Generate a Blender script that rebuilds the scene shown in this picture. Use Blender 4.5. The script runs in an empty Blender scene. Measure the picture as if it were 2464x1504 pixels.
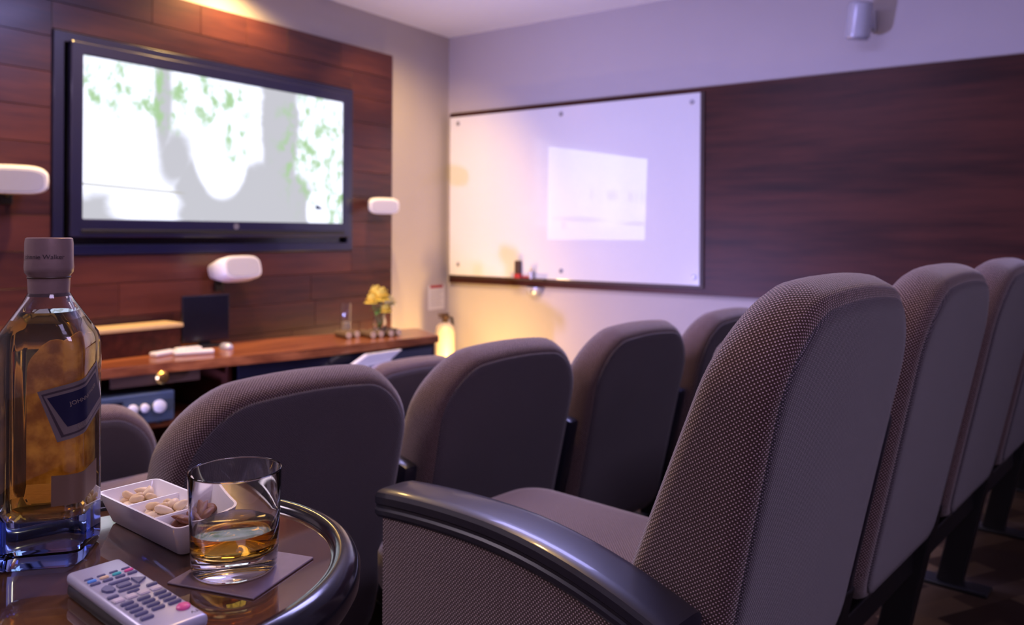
import bpy, bmesh, math, random
from mathutils import Vector, Matrix, Euler
random.seed(7)
sc = bpy.context.scene
C = sc.collection
PI = math.pi

# ---------------------------------------------------------------- camera
def rad(d): return math.radians(d)
YAW, ROLL = rad(55.009), rad(.308)
CAM = Vector((0, 0, 1.38))
fwd = Vector((math.sin(YAW), math.cos(YAW), 0))
rt0 = Vector((math.cos(YAW), -math.sin(YAW), 0)); up0 = Vector((0, 0, 1))
rt = rt0*math.cos(ROLL) + up0*math.sin(ROLL); upv = up0*math.cos(ROLL) - rt0*math.sin(ROLL)
cd = bpy.data.cameras.new('camera'); cam = bpy.data.objects.new('camera', cd); C.objects.link(cam)
m = Matrix((( rt.x, upv.x, -fwd.x, CAM.x), (rt.y, upv.y, -fwd.y, CAM.y), (rt.z, upv.z, -fwd.z, CAM.z), (0, 0, 0, 1)))
cam.matrix_world = m
cd.sensor_width = 36; cd.lens = 1916.4/2464*36; cd.shift_y = -190.1/2464
cd.clip_start = .02
cd.dof.use_dof = True; cd.dof.focus_distance = .84; cd.dof.aperture_fstop = 5.6
sc.camera = cam

# ---------------------------------------------------------------- world, added ceiling panel lights, exposure
w = bpy.data.worlds.new('world'); sc.world = w; w.use_nodes = True
bg = w.node_tree.nodes['Background']; bg.inputs[0].default_value = (.05, .05, .08, 1); bg.inputs[1].default_value = .2
def area(name, loc, rot, sx, sy, power, col):
    l = bpy.data.lights.new(name, 'AREA'); l.shape = 'RECTANGLE'; l.size = sx; l.size_y = sy; l.energy = power; l.color = col
    o = bpy.data.objects.new(name, l); C.objects.link(o); o.location = loc; o.rotation_euler = rot
    return o
# unseen LED ceiling panels added as fill on the chairs (fixtures modelled further down)
LED = [(-.55, 2.55, .6, 1.0, 46, (.94, .77, .94)), (2.35, 1.55, .6, 1.2, 58, (.46, .44, 1.0)), (-.1, -1.15, .9, .6, 29, (.76, .60, 1.0))]
for x_, y_, sx_, sy_, pw_, cl_ in LED:
    area('added_panel_fill', (x_, y_, 2.898), (0, 0, 0), sx_, sy_, pw_, cl_)
sc.view_settings.view_transform = 'Standard'; sc.view_settings.look = 'None'
sc.view_settings.exposure = 0.0; sc.view_settings.gamma = 1.0; sc.view_settings.use_curve_mapping = False
cy = sc.cycles
cy.use_denoising = True
cy.max_bounces = 11; cy.transmission_bounces = 11; cy.transparent_max_bounces = 8; cy.glossy_bounces = 5; cy.diffuse_bounces = 4
cy.use_adaptive_sampling = True; cy.adaptive_threshold = .035; cy.adaptive_min_samples = 16
cy.sample_clamp_indirect = 6.0; cy.caustics_refractive = True; cy.blur_glossy = .6

# ---------------------------------------------------------------- node helpers / materials
def mat(name):
    mt = bpy.data.materials.new(name); mt.use_nodes = True
    return mt, mt.node_tree, mt.node_tree.nodes['Principled BSDF']
def N(nt, t, **kw):
    n = nt.nodes.new(t)
    for k, v in kw.items(): setattr(n, k, v)
    return n
def L(nt, a, b): nt.links.new(a, b)
def setin(n, **kw):
    for k, v in kw.items():
        k = k.replace('_', ' ')
        n.inputs[k].default_value = (*v, 1) if isinstance(v, tuple) and len(v) == 3 and n.inputs[k].type == 'RGBA' else v
def math_(nt, op, a, b=None, c=None):
    n = N(nt, 'ShaderNodeMath', operation=op)
    for i, x in enumerate((a, b, c)):
        if x is None: continue
        if isinstance(x, (int, float)): n.inputs[i].default_value = x
        else: L(nt, x, n.inputs[i])
    return n.outputs[0]
def mix(nt, f, a, b):
    n = N(nt, 'ShaderNodeMix', data_type='RGBA')
    for s, x in ((0, f), (6, a), (7, b)):
        if isinstance(x, (int, float)): n.inputs[s].default_value = x
        elif isinstance(x, tuple): n.inputs[s].default_value = (*x, 1)
        else: L(nt, x, n.inputs[s])
    return n.outputs[2]
def smooth(nt, x, a, b):
    n = N(nt, 'ShaderNodeMapRange', interpolation_type='SMOOTHSTEP')
    L(nt, x, n.inputs[0]); n.inputs[1].default_value = a; n.inputs[2].default_value = b
    return n.outputs[0]
def noise(nt, vec, scale, detail=4, rough=.55, sc3=None):
    if sc3:
        mp = N(nt, 'ShaderNodeMapping'); mp.inputs[3].default_value = sc3; L(nt, vec, mp.inputs[0]); vec = mp.outputs[0]
    n = N(nt, 'ShaderNodeTexNoise'); n.inputs['Scale'].default_value = scale; n.inputs['Detail'].default_value = detail
    n.inputs['Roughness'].default_value = rough; L(nt, vec, n.inputs[0])
    return n.outputs[0]
def coord(nt, which='Object'): return N(nt, 'ShaderNodeTexCoord').outputs[which]
def bump(nt, b, h, strength, dist):
    n = N(nt, 'ShaderNodeBump'); n.inputs['Strength'].default_value = strength; n.inputs['Distance'].default_value = dist
    L(nt, h, n.inputs['Height']); L(nt, n.outputs[0], b.inputs['Normal'])
def plain(name, col, rough=.5, metal=0., spec=.5, var=.06, scale=30, coat=0, sheen=0):
    mt, nt, b = mat(name)
    f = noise(nt, coord(nt), scale)
    c2 = tuple(min(1, x*(1+var)) for x in col); c1 = tuple(x*(1-var) for x in col)
    L(nt, mix(nt, f, c1, c2), b.inputs['Base Color'])
    setin(b, Roughness=rough, Metallic=metal); b.inputs['Specular IOR Level'].default_value = spec
    b.inputs['Coat Weight'].default_value = coat; b.inputs['Coat Roughness'].default_value = .08
    b.inputs['Sheen Weight'].default_value = sheen
    return mt
def wood(name, dark, light, axis=0, rough=.3, coat=.5, scale=3.0, objvar=False, spec=.5, crough=.15, bst=.08):
    mt, nt, b = mat(name)
    v = coord(nt)
    s = [9., 9., 9.]; s[axis] = .8
    if objvar:
        oi = N(nt, 'ShaderNodeObjectInfo'); ad = N(nt, 'ShaderNodeVectorMath', operation='ADD')
        sc_ = N(nt, 'ShaderNodeVectorMath', operation='SCALE'); cb = N(nt, 'ShaderNodeCombineXYZ')
        L(nt, oi.outputs['Random'], cb.inputs[0]); L(nt, oi.outputs['Random'], cb.inputs[1]); L(nt, oi.outputs['Random'], cb.inputs[2])
        L(nt, cb.outputs[0], sc_.inputs[0]); sc_.inputs[3].default_value = 37
        L(nt, v, ad.inputs[0]); L(nt, sc_.outputs[0], ad.inputs[1]); v = ad.outputs[0]
    g = noise(nt, v, scale, 6, .6, tuple(s))
    g2 = noise(nt, v, scale*.7, 2, .5, tuple(x*.25 for x in s))
    f = smooth(nt, math_(nt, 'ADD', math_(nt, 'MULTIPLY', g, .65), math_(nt, 'MULTIPLY', g2, .45)), .35, .75)
    if objvar:
        f = math_(nt, 'ADD', math_(nt, 'MULTIPLY', f, .6), math_(nt, 'MULTIPLY', math_(nt, 'POWER', oi.outputs['Random'], 2.2), .6))
    L(nt, mix(nt, f, dark, light), b.inputs['Base Color'])
    setin(b, Roughness=rough); b.inputs['Coat Weight'].default_value = coat; b.inputs['Coat Roughness'].default_value = crough
    b.inputs['Specular IOR Level'].default_value = spec
    bump(nt, b, g, bst, .002)
    return mt
def fabric(name, dark, light, p, lo=.15, hi=.8, sheen=.5, bst=.5):
    mt, nt, b = mat(name)
    uv = N(nt, 'ShaderNodeSeparateXYZ'); L(nt, coord(nt, 'UV'), uv.inputs[0])
    wob = noise(nt, coord(nt), 220, 2)
    k = 2*PI/p
    a = math_(nt, 'COSINE', math_(nt, 'MULTIPLY_ADD', uv.outputs[0], k, math_(nt, 'MULTIPLY', wob, 1.5)))
    c = math_(nt, 'COSINE', math_(nt, 'MULTIPLY_ADD', uv.outputs[1], k, math_(nt, 'MULTIPLY', wob, 1.5)))
    h = math_(nt, 'MULTIPLY', a, c)
    f = smooth(nt, h, lo, hi)
    big = noise(nt, coord(nt), 6, 3)
    L(nt, mix(nt, math_(nt, 'MULTIPLY', f, math_(nt, 'MULTIPLY_ADD', big, .5, .7)), dark, light), b.inputs['Base Color'])
    setin(b, Roughness=.85); b.inputs['Specular IOR Level'].default_value = .2
    b.inputs['Sheen Weight'].default_value = sheen; b.inputs['Sheen Roughness'].default_value = .45
    bump(nt, b, h, bst, .0009)
    return mt
def glass(name, col=(1, 1, 1), ior=1.5, rough=0., absorb=None, density=0):
    mt, nt, b = mat(name)
    nt.nodes.remove(b)
    g = N(nt, 'ShaderNodeBsdfGlass'); g.inputs['IOR'].default_value = ior; g.inputs['Roughness'].default_value = rough
    g.inputs['Color'].default_value = (*col, 1)
    out = nt.nodes['Material Output']; L(nt, g.outputs[0], out.inputs['Surface'])
    if absorb:
        v = N(nt, 'ShaderNodeVolumeAbsorption'); v.inputs['Color'].default_value = (*absorb, 1); v.inputs['Density'].default_value = density
        L(nt, v.outputs[0], out.inputs['Volume'])
    return mt
def emit(name, col, strength):
    mt, nt, b = mat(name)
    setin(b, Base_Color=col); b.inputs['Emission Color'].default_value = (*col, 1); b.inputs['Emission Strength'].default_value = strength
    return mt

M = {}
M['wall'] = plain('wall_paint', (.52, .47, .46), .75, var=.03, scale=4)
M['ceil'] = plain('ceiling_paint', (.86, .88, .90), .8, var=.02)
M['panel'] = wood('dark_wood_panel', (.026, .007, .005), (.085, .022, .013), axis=1, rough=.42, coat=.0, scale=2.2, spec=.22)
M['plank'] = wood('veneer_plank', (.030, .010, .014), (.115, .034, .027), axis=0, rough=.34, coat=.15, objvar=True, spec=.4)
M['counter'] = wood('counter_wood', (.15, .036, .012), (.48, .16, .05), axis=0, rough=.28, coat=.5)
M['tabletop'] = wood('table_wood', (.040, .017, .011), (.115, .052, .026), axis=0, rough=.07, coat=1.0, scale=4, crough=.025, bst=.015)
M['rim'] = plain('table_rim', (.008, .007, .011), .17, coat=.2, var=.02, spec=.4)
M['black'] = plain('black_plastic', (.012, .012, .014), .4)
M['blackgloss'] = plain('black_gloss', (.010, .010, .020), .22, coat=.4)
M['bezel'] = plain('black_bezel_blue_reflection', (.014, .014, .052), .28, coat=.3)  # blue tint stands in for the violet room reflected in black gloss
M['arm'] = plain('armrest_urethane', (.013, .013, .024), .34, coat=.25)
M['blackmetal'] = plain('black_metal', (.008, .008, .009), .45)
M['fab'] = fabric('tweed_fabric', (.046, .020, .018), (.52, .385, .395), .0058, lo=.25, hi=.85)
M['fabback'] = fabric('rear_panel_fabric', (.036, .029, .038), (.28, .235, .27), .0042, lo=.0, hi=.95, sheen=.3, bst=.5)
M['white'] = plain('white_plastic', (.80, .79, .78), .35)
M['silver'] = plain('silver_plastic', (.55, .55, .62), .32, metal=.4)
M['grille'] = plain('speaker_grille', (.50, .50, .54), .6, var=.2, scale=400)
M['porcelain'] = plain('porcelain', (.86, .84, .86), .16, coat=.3, var=.02)
M['board'] = plain('glass_board', (.80, .80, .80), .12, coat=.5, var=.01)
M['steel'] = plain('steel', (.4, .4, .44), .45, metal=1)
M['brass'] = plain('brass', (.75, .52, .18), .3, metal=1)
M['paper'] = plain('paper', (.80, .78, .78), .7)
M['red'] = plain('red', (.45, .03, .04), .5)
M['brown'] = plain('brown', (.06, .03, .02), .5)
M['cream'] = plain('cream_enamel', (.75, .62, .45), .35, var=.04)
M['cream2'] = plain('pale_wood', (.62, .44, .20), .5)

# ---------------------------------------------------------------- mesh helpers
def link(o, parent=None):
    C.objects.link(o)
    if parent is not None: o.parent = parent
    return o
def tag(o, label=None, cat=None, group=None, kind=None):
    if label: o['label'] = label
    if cat: o['category'] = cat
    if group: o['group'] = group
    if kind: o['kind'] = kind
    return o
def boxuv(me):
    uvl = me.uv_layers.new(name='uv')
    for p in me.polygons:
        n = p.normal; ax = max(range(3), key=lambda i: abs(n[i]))
        for li in p.loop_indices:
            c = me.vertices[me.loops[li].vertex_index].co
            uvl.data[li].uv = (c.y, c.z) if ax == 0 else (c.x, c.z) if ax == 1 else (c.x, c.y)
def mesh(bm, name, material, smooth_=False, uv=False, angle=None):
    bmesh.ops.recalc_face_normals(bm, faces=bm.faces)
    me = bpy.data.meshes.new(name); bm.to_mesh(me); bm.free()
    me.materials.append(M[material] if isinstance(material, str) else material)
    if smooth_:
        me.polygons.foreach_set('use_smooth', [True]*len(me.polygons))
        if angle: me.set_sharp_from_angle(angle=rad(angle))
    if uv: boxuv(me)
    me.update()
    return me
def obj(name, bm, material, parent=None, smooth_=False, uv=False, angle=40, loc=None, rot=None):
    me = bm if isinstance(bm, bpy.types.Mesh) else mesh(bm, name, material, smooth_, uv, angle)
    o = bpy.data.objects.new(name, me); link(o, parent)
    if loc: o.location = loc
    if rot: o.rotation_euler = rot
    return o
def empty(name, loc=(0, 0, 0), rz=0, parent=None):
    o = bpy.data.objects.new(name, None); o.empty_display_size = .05; link(o, parent)
    o.location = loc; o.rotation_euler = (0, 0, rz)
    return o
def copy_tree(o, parent=None):
    c = o.copy(); link(c, parent)
    for ch in [x for x in C.objects if x.parent == o]:
        copy_tree(ch, c)
    return c
def box(x0, x1, y0, y1, z0, z1, bev=0, seg=2, bm=None):
    nb = bmesh.new()
    vs = [nb.verts.new(p) for p in ((x0,y0,z0),(x1,y0,z0),(x1,y1,z0),(x0,y1,z0),(x0,y0,z1),(x1,y0,z1),(x1,y1,z1),(x0,y1,z1))]
    for f in ((0,3,2,1),(4,5,6,7),(0,1,5,4),(1,2,6,5),(2,3,7,6),(3,0,4,7)): nb.faces.new([vs[i] for i in f])
    if bev: bmesh.ops.bevel(nb, geom=nb.edges[:], offset=bev, segments=seg, profile=.5, affect='EDGES')
    if bm is None: return nb
    t = bpy.data.meshes.new('t'); nb.to_mesh(t); nb.free(); bm.from_mesh(t); bpy.data.meshes.remove(t)
    return bm
def loft(rings, cap0=True, cap1=True, closed=True, bm=None):
    bm = bm or bmesh.new()
    R = [[bm.verts.new(p) for p in r] for r in rings]
    n = len(R[0])
    for a, b in zip(R, R[1:]):
        for i in range(n if closed else n-1):
            j = (i+1) % n
            bm.faces.new((a[i], a[j], b[j], b[i]))
    if cap0: bm.faces.new(list(reversed(R[0])))
    if cap1: bm.faces.new(R[-1])
    return bm
def lathe(prof, n=40, cap0=True, cap1=True, bm=None, c=(0, 0)):
    rings = [[(c[0]+r*math.cos(2*PI*i/n), c[1]+r*math.sin(2*PI*i/n), z) for i in range(n)] for r, z in prof]
    return loft(rings, cap0, cap1, bm=bm)
def tube(pts, r, n=10, bm=None, radii=None):
    pts = [Vector(p) for p in pts]; rings = []
    ref = Vector((0, 0, 1))
    for i, p in enumerate(pts):
        d = (pts[min(i+1, len(pts)-1)] - pts[max(i-1, 0)]).normalized()
        if abs(d.dot(ref)) > .95: ref = Vector((1, 0, 0))
        a = d.cross(ref).normalized(); b = d.cross(a)
        rr = radii[i] if radii else r
        rings.append([p + (a*math.cos(2*PI*k/n) + b*math.sin(2*PI*k/n))*rr for k in range(n)])
    return loft(rings, bm=bm)
def prism(poly, z0, z1, bev=0):
    bm = loft([[(x, y, z0) for x, y in poly], [(x, y, z1) for x, y in poly]])
    if bev: bmesh.ops.bevel(bm, geom=bm.edges[:], offset=bev, segments=2, profile=.5, affect='EDGES')
    return bm
def textmesh(s, size, name, material, extrude=.0):
    cu = bpy.data.curves.new(name, 'FONT'); cu.body = s; cu.size = size; cu.align_x = 'CENTER'; cu.align_y = 'CENTER'; cu.extrude = extrude
    o = bpy.data.objects.new(name, cu); C.objects.link(o)
    dg = bpy.context.evaluated_depsgraph_get(); dg.update()
    me = bpy.data.meshes.new_from_object(o.evaluated_get(dg)); bpy.data.objects.remove(o); bpy.data.curves.remove(cu)
    me.materials.clear(); me.materials.append(M[material]); me.name = name
    return me

# ================================================================ THE ROOM
XR, YF, ZC, XL, YB = 4.839, 4.0, 2.913, -2.0, -1.7
def struct(name, bm, material, **k):
    return tag(obj(name, bm, material, **k), kind='structure')
struct('wall_front', box(XL-.15, XR+.15, YF, YF+.15, -.1, ZC+.1), 'wall')
struct('wall_right', box(XR, XR+.15, YB-.15, YF, -.1, ZC+.1), 'wall')
struct('wall_rear', box(XL-.15, XR, YB-.15, YB, -.1, ZC+.1), 'wall')
struct('wall_left', box(XL-.15, XL, YB-.15, YF, -.1, ZC+.1), 'wall')
# ceiling
struct('ceiling', box(XL-.15, XR+.15, YB-.15, YF+.15, ZC, ZC+.15), 'ceil')
# stepped carpeted floor: tiers run with the seat rows
RZ = -math.atan(.1219/.9924)     # seat rows stand 7 degrees off the front wall
mt, nt, b = mat('carpet')
v = coord(nt)
mp = N(nt, 'ShaderNodeMapping'); mp.inputs[2].default_value = (0, 0, .55); L(nt, v, mp.inputs[0])
br = N(nt, 'ShaderNodeTexBrick'); br.inputs['Scale'].default_value = 3.2; br.inputs['Mortar Size'].default_value = 0.0
br.inputs['Color1'].default_value = (.025, .014, .010, 1); br.inputs['Color2'].default_value = (.16, .105, .06, 1); br.inputs['Bias'].default_value = -.25
br.inputs['Brick Width'].default_value = .9; br.inputs['Row Height'].default_value = .22; L(nt, mp.outputs[0], br.inputs[0])
fz = noise(nt, v, 500, 2)
L(nt, mix(nt, math_(nt, 'MULTIPLY', fz, .5), br.outputs[0], (.05, .03, .02)), b.inputs['Base Color']); setin(b, Roughness=.95)
b.inputs['Specular IOR Level'].default_value = .1
bump(nt, b, fz, .6, .004); M['carpet'] = mt
def edge(y_at, X): return y_at - .1228*(X - 1.25)
bm = bmesh.new()
def slab(y0l, y0r, y1l, y1r, z):
    p = [(XL, y0l), (XR, y0r), (XR, y1r), (XL, y1l)]
    loft([[(x, y, -.1) for x, y in p], [(x, y, z) for x, y in p]], bm=bm)
slab(YB, YB, edge(.99, XL), edge(.99, XR), .395)
slab(edge(.99, XL), edge(.99, XR), edge(1.82, XL), edge(1.82, XR), .197)
slab(edge(1.82, XL), edge(1.82, XR), YF, YF, .02)
struct('floor', bm, 'carpet')
struct('baseboard_front', box(XL, XR, YF-.015, YF, .02, .1), 'brown')
struct('baseboard_right', box(XR-.015, XR, 1.45, YF-.015, 0, .1), 'brown')

# ---------------------------------------------------------------- front veneer panel of planks with the television niche
NX0, NX1, NZ0, NZ1 = 1.835, 3.755, 1.262, 2.336
PX0, PX1, PZ0, PZ1, PYf = .25, 4.148, .10, 2.640, 3.945
panel = empty('veneer_panel', (0, 0, 0)); tag(panel, 'dark red-brown veneer wall panel of staggered planks around the television', 'wall panel')
bm = bmesh.new()
for a in ((PX0, NX0, PZ0, PZ1), (NX1, PX1, PZ0, PZ1), (NX0, NX1, PZ0, NZ0), (NX0, NX1, NZ1, PZ1)):
    box(a[0]+.001, a[1]-.001, PYf+.012, YF-.001, a[2]+.001, a[3]-.001, bm=bm)
obj('backing', bm, 'blackmetal', panel)
rows = 15; rh = (PZ1-PZ0)/rows
planks = {}
for r_ in range(rows):
    z0 = PZ0 + r_*rh; z1 = z0 + rh
    segs = [(PX0, PX1)]
    if z1 > NZ0+.001 and z0 < NZ1-.001: segs = [(PX0, NX0), (NX1, PX1)]
    for s0, s1 in segs:
        x = s0
        while x < s1-.001:
            ln = random.choice((.30, .42, .55, .70)) * random.uniform(.9, 1.1)
            x1 = x+ln if s1-(x+ln) > .18 else s1
            # rows that cross the niche edge are trimmed to it
            zz0, zz1 = z0, z1
            o = obj('plank', box(x+.0012, x1-.0012, PYf + random.uniform(0, .0012), PYf+.012, zz0+.0012, zz1-.0012, .001, 1), 'plank', panel)
            x = x1
# niche rows only partly above / below the niche: cover by the black liner of the niche
liner = panel
bm = bmesh.new()
e_ = .02
for a in ((NX0-e_, NX0+.035, NZ0-.05, NZ1+.05), (NX1-.035, NX1+e_, NZ0-.05, NZ1+.05), (NX0, NX1, NZ0-.05, NZ0+.035), (NX0, NX1, NZ1-.035, NZ1+.05)):
    pass
def ring_frame(x0, x1, z0, z1, wd, y0, y1, bev=.003):
    bm = bmesh.new()
    o = [(x0, z0), (x1, z0), (x1, z1), (x0, z1)]; i = [(x0+wd, z0+wd), (x1-wd, z0+wd), (x1-wd, z1-wd), (x0+wd, z1-wd)]
    V = [[bm.verts.new((x, y, z)) for x, z in q] for y in (y0, y1) for q in (o, i)]
    fo, fi, bo, bi = V
    for k in range(4):
        j = (k+1) % 4
        bm.faces.new((fo[k], fo[j], fi[j], fi[k])); bm.faces.new((bo[k], bi[k], bi[j], bo[j]))
        bm.faces.new((fo[k], bo[k], bo[j], fo[j])); bm.faces.new((fi[k], fi[j], bi[j], bi[k]))
    if bev: bmesh.ops.bevel(bm, geom=bm.edges[:], offset=bev, segments=2, profile=.5, affect='EDGES')
    return bm
zrow0 = PZ0 + math.floor((NZ0-PZ0)/rh)*rh; zrow1 = PZ0 + math.ceil((NZ1-PZ0)/rh)*rh
o = obj('niche_frame', ring_frame(NX0+.001, NX1-.001, NZ0+.001, NZ1-.001, .05, PYf-.014, YF-.03), 'bezel', liner); o['label'] = 'black recessed frame with blue reflection in its colour'
bm = bmesh.new(); box(NX0+.05, NX1-.05, YF-.03, YF-.022, NZ0+.05, NZ1-.05, bm=bm)
obj('niche_back', bm, 'blackgloss', liner)
# filler strips where a plank row is only partly beside the niche
bm = bmesh.new()
if NZ0 - zrow0 > .002: box(NX0, NX1, PYf+.0, PYf+.012, zrow0+.0012, NZ0-.005, .001, 1, bm=bm)
obj('plank', bm, 'plank', panel)
bm = bmesh.new()
if zrow1 - NZ1 > .002: box(NX0, NX1, PYf, PYf+.012, NZ1+.005, zrow1-.0012, .001, 1, bm=bm)
obj('plank', bm, 'plank', panel)

# ---------------------------------------------------------------- television
SX0, SX1, SZ0, SZ1 = 1.959, 3.640, 1.440, 2.232
TY = 3.895
tv = tag(empty('television', (0, 0, 0)), 'large flat television showing a bright tree picture, set in the veneer panel', 'television')
obj('housing', box(SX0-.055, SX1+.055, TY+.02, YF-.032, SZ0-.085, SZ1+.055, .012), 'black', tv)
bz = ring_frame(SX0-.06, SX1+.06, SZ0-.09, SZ1+.06, .06, TY, TY+.03, .006)
for v_ in bz.verts:       # the lower bezel is wider
    if v_.co.z < SZ0 and v_.co.z > SZ0-.06: v_.co.z += .03
obj('bezel', bz, 'bezel', tv)
obj('speaker_bar', box(SX0-.01, SX1+.01, TY-.004, TY+.01, SZ0-.072, SZ0-.050, .004), 'black', tv)
obj('logo', lathe([(.018, 0), (.018, .002)], 20), 'steel', tv, loc=((SX0+SX1)/2+.02, TY-.001, SZ0-.028), rot=(rad(90), 0, 0))
# screen picture
mt, nt, b = mat('screen_picture'); nt.nodes.remove(b)
sp = N(nt, 'ShaderNodeSeparateXYZ'); L(nt, coord(nt, 'UV'), sp.inputs[0]); U, V = sp.outputs[0], sp.outputs[1]
nz = noise(nt, coord(nt, 'UV'), 6, 4, .6)
def ell(cx, cyy, rx, ry, soft=.35, ns=.5):
    du = math_(nt, 'DIVIDE', math_(nt, 'SUBTRACT', U, cx), rx); dv = math_(nt, 'DIVIDE', math_(nt, 'SUBTRACT', V, cyy), ry)
    d = math_(nt, 'SQRT', math_(nt, 'ADD', math_(nt, 'MULTIPLY', du, du), math_(nt, 'MULTIPLY', dv, dv)))
    d = math_(nt, 'MULTIPLY_ADD', math_(nt, 'SUBTRACT', nz, .5), ns, d)
    return smooth(nt, d, 1+soft/2, 1-soft/2)
def mx_(*a):
    r_ = a[0]
    for x in a[1:]: r_ = math_(nt, 'MAXIMUM', r_, x)
    return r_
trunk = mx_(ell(.70, .75, .085, .60), ell(.62, .10, .27, .34), ell(.25, .75, .030, .40, .8, .5), ell(.29, .42, .06, .20, .8, .6), ell(.35, .18, .07, .26, .6), ell(.09, .05, .14, .12, .8, 1.2))
hole = mx_(ell(.46, .50, .105, .34, .2, .2), ell(.19, .11, .11, .14, .5, .6), ell(.54, .78, .05, .22), ell(.87, .10, .05, .16))
grey = math_(nt, 'MULTIPLY', trunk, math_(nt, 'SUBTRACT', 1.0, hole))
leafn = smooth(nt, noise(nt, coord(nt, 'UV'), 15, 5, .6, (1.6, .5, 1)), .38, .70)
leafa = mx_(ell(.07, .84, .12, .20, 1.2), ell(.26, .82, .14, .24, 1.2), ell(.44, .84, .16, .20, 1.2), ell(.52, .62, .05, .28, 1.0), ell(.86, .60, .17, .50, 1.0), ell(.97, .2, .07, .3, .9))
leaf = math_(nt, 'MULTIPLY', leafn, leafa)
twig = math_(nt, 'MULTIPLY', smooth(nt, math_(nt, 'ABSOLUTE', math_(nt, 'SUBTRACT', V, math_(nt, 'MULTIPLY_ADD', U, -.09, .215))), .009, .003), smooth(nt, U, .34, .28))
bird = mx_(ell(.875, .125, .010, .018, .4, .1), ell(.885, .118, .013, .009, .4, .1))
col = mix(nt, grey, (1.30, 1.34, 1.60), (.60, .60, .66))
col = mix(nt, math_(nt, 'MULTIPLY', smooth(nt, leaf, .05, .9), .97), col, (.42, .66, .34))
col = mix(nt, math_(nt, 'MULTIPLY', twig, .95), col, (.48, .46, .36))
col = mix(nt, bird, col, (.04, .05, .12))
em = N(nt, 'ShaderNodeEmission'); L(nt, col, em.inputs[0]); em.inputs[1].default_value = 1.0
L(nt, em.outputs[0], nt.nodes['Material Output'].inputs[0]); M['screen'] = mt
bm = bmesh.new(); vs = [bm.verts.new(p) for p in ((SX0, TY+.012, SZ0), (SX1, TY+.012, SZ0), (SX1, TY+.012, SZ1), (SX0, TY+.012, SZ1))]
f = bm.faces.new(vs); me = bpy.data.meshes.new('screen'); uvl = None
bm.to_mesh(me); bm.free(); me.materials.append(M['screen']); uvl = me.uv_layers.new(name='uv')
for li, q in zip(range(4), ((0, 0), (1, 0), (1, 1), (0, 1))): uvl.data[li].uv = q
o = obj('screen', me, None, tv); o['label'] = 'bright lit picture of a tree with green leaves'

# ---------------------------------------------------------------- right wall: wood panel and glass board
struct('trim_1', box(4.805, XR, -1.4, 3.963, .996, 2.310, .003), 'panel')
board = tag(empty('white_glass_board', (0, 0, 0)), 'large white glass writing board mounted on the dark wood wall panel', 'whiteboard')
BY0, BY1, BZ0, BZ1 = 1.905, 3.936, 1.058, 2.274
obj('glass_sheet', box(4.778, 4.790, BY0, BY1, BZ0, BZ1, .002), 'board', board)
obj('edge_trim', box(4.790, 4.805, BY0-.02, BY1+.005, BZ0-.02, BZ1+.005, .002), 'brown', board)
for y, z in ((2.93, 2.221), (2.923, 1.119), (3.855, 2.223), (1.96, 2.218), (1.94, 1.110), (3.847, 1.141)):
    obj('standoff', lathe([(.016, 0), (.016, .004), (.012, .008)], 16), 'steel', board, True, loc=(4.779, y, z), rot=(0, rad(-90), 0))
obj('pen_ledge', box(4.745, 4.790, 3.05, 3.36, BZ0-.012, BZ0, .002), 'brown', board)
# things on the ledge
t = tag(empty('board_eraser', (4.757, 3.275, BZ0)), 'dark brown upright eraser with a red foot on the ledge of white board', 'eraser')
obj('felt', box(-.015, .015, -.022, .022, .030, .125, .004), 'brown', t); obj('foot', box(-.016, .016, -.028, .026, 0, .030, .003), 'red', t)
tag(obj('red_marker', tube([(0, 0, .0085), (0, -.05, .0085), (0, -.055, .0085), (0, -.062, .0085)], .008, 12, radii=[.008, .008, .005, .003]), 'red', smooth_=True, loc=(4.760, 3.235, BZ0)), 'short red marker pen lying beside the eraser on board ledge', 'marker')
t = tag(empty('marker_cup', (4.756, 3.155, BZ0)), 'small grey cup of pens on the ledge of white board', 'cup')
obj('cup', lathe([(.018, 0), (.021, .05), (.019, .05), (.016, .004)], 20), 'silver', t, True)
for i, (a, bb, cc) in enumerate(((.008, .02, 'cream2'), (-.010, -.03, 'silver'), (.0, .045, 'white'))):
    obj('pen', tube([(0, bb*.2, .008), (a*.6, bb*.55, .062), (a, bb*.7, .078)], .0045, 8, radii=[.0045, .0045, .002]), cc, t, True)
t = tag(empty('wall_sensor', (XR, 3.175, .992)), 'small pale grey half-round sensor under the dark panel on right wall', 'sensor')
obj('dome', loft([[(-d_, r_*math.cos(rad(a_)), r_*math.sin(rad(a_))) for a_ in range(180, 361, 15)] for r_, d_ in ((.078, .0), (.074, .02), (.055, .04), (.02, .05))]), 'silver', t, True)
obj('lens', lathe([(.012, .0), (.010, .008), (.003, .010)], 16), 'blackgloss', t, True, loc=(-.040, 0, -.030), rot=(0, rad(-90), 0))

# wall notice
t = tag(empty('wall_notice', (4.70, YF, .895)), 'small pale notice with red heading on the front wall by the corner', 'notice')
obj('sheet', box(-.095, .095, -.003, 0, -.105, .085), 'paper', t); obj('heading', box(-.075, .075, -.004, -.0005, .062, .084), 'red', t)
for k in range(5): obj('line', box(-.07, .07-.02*(k % 2), -.0036, -.0005, .03-.025*k, .038-.025*k), 'silver', t)

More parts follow.
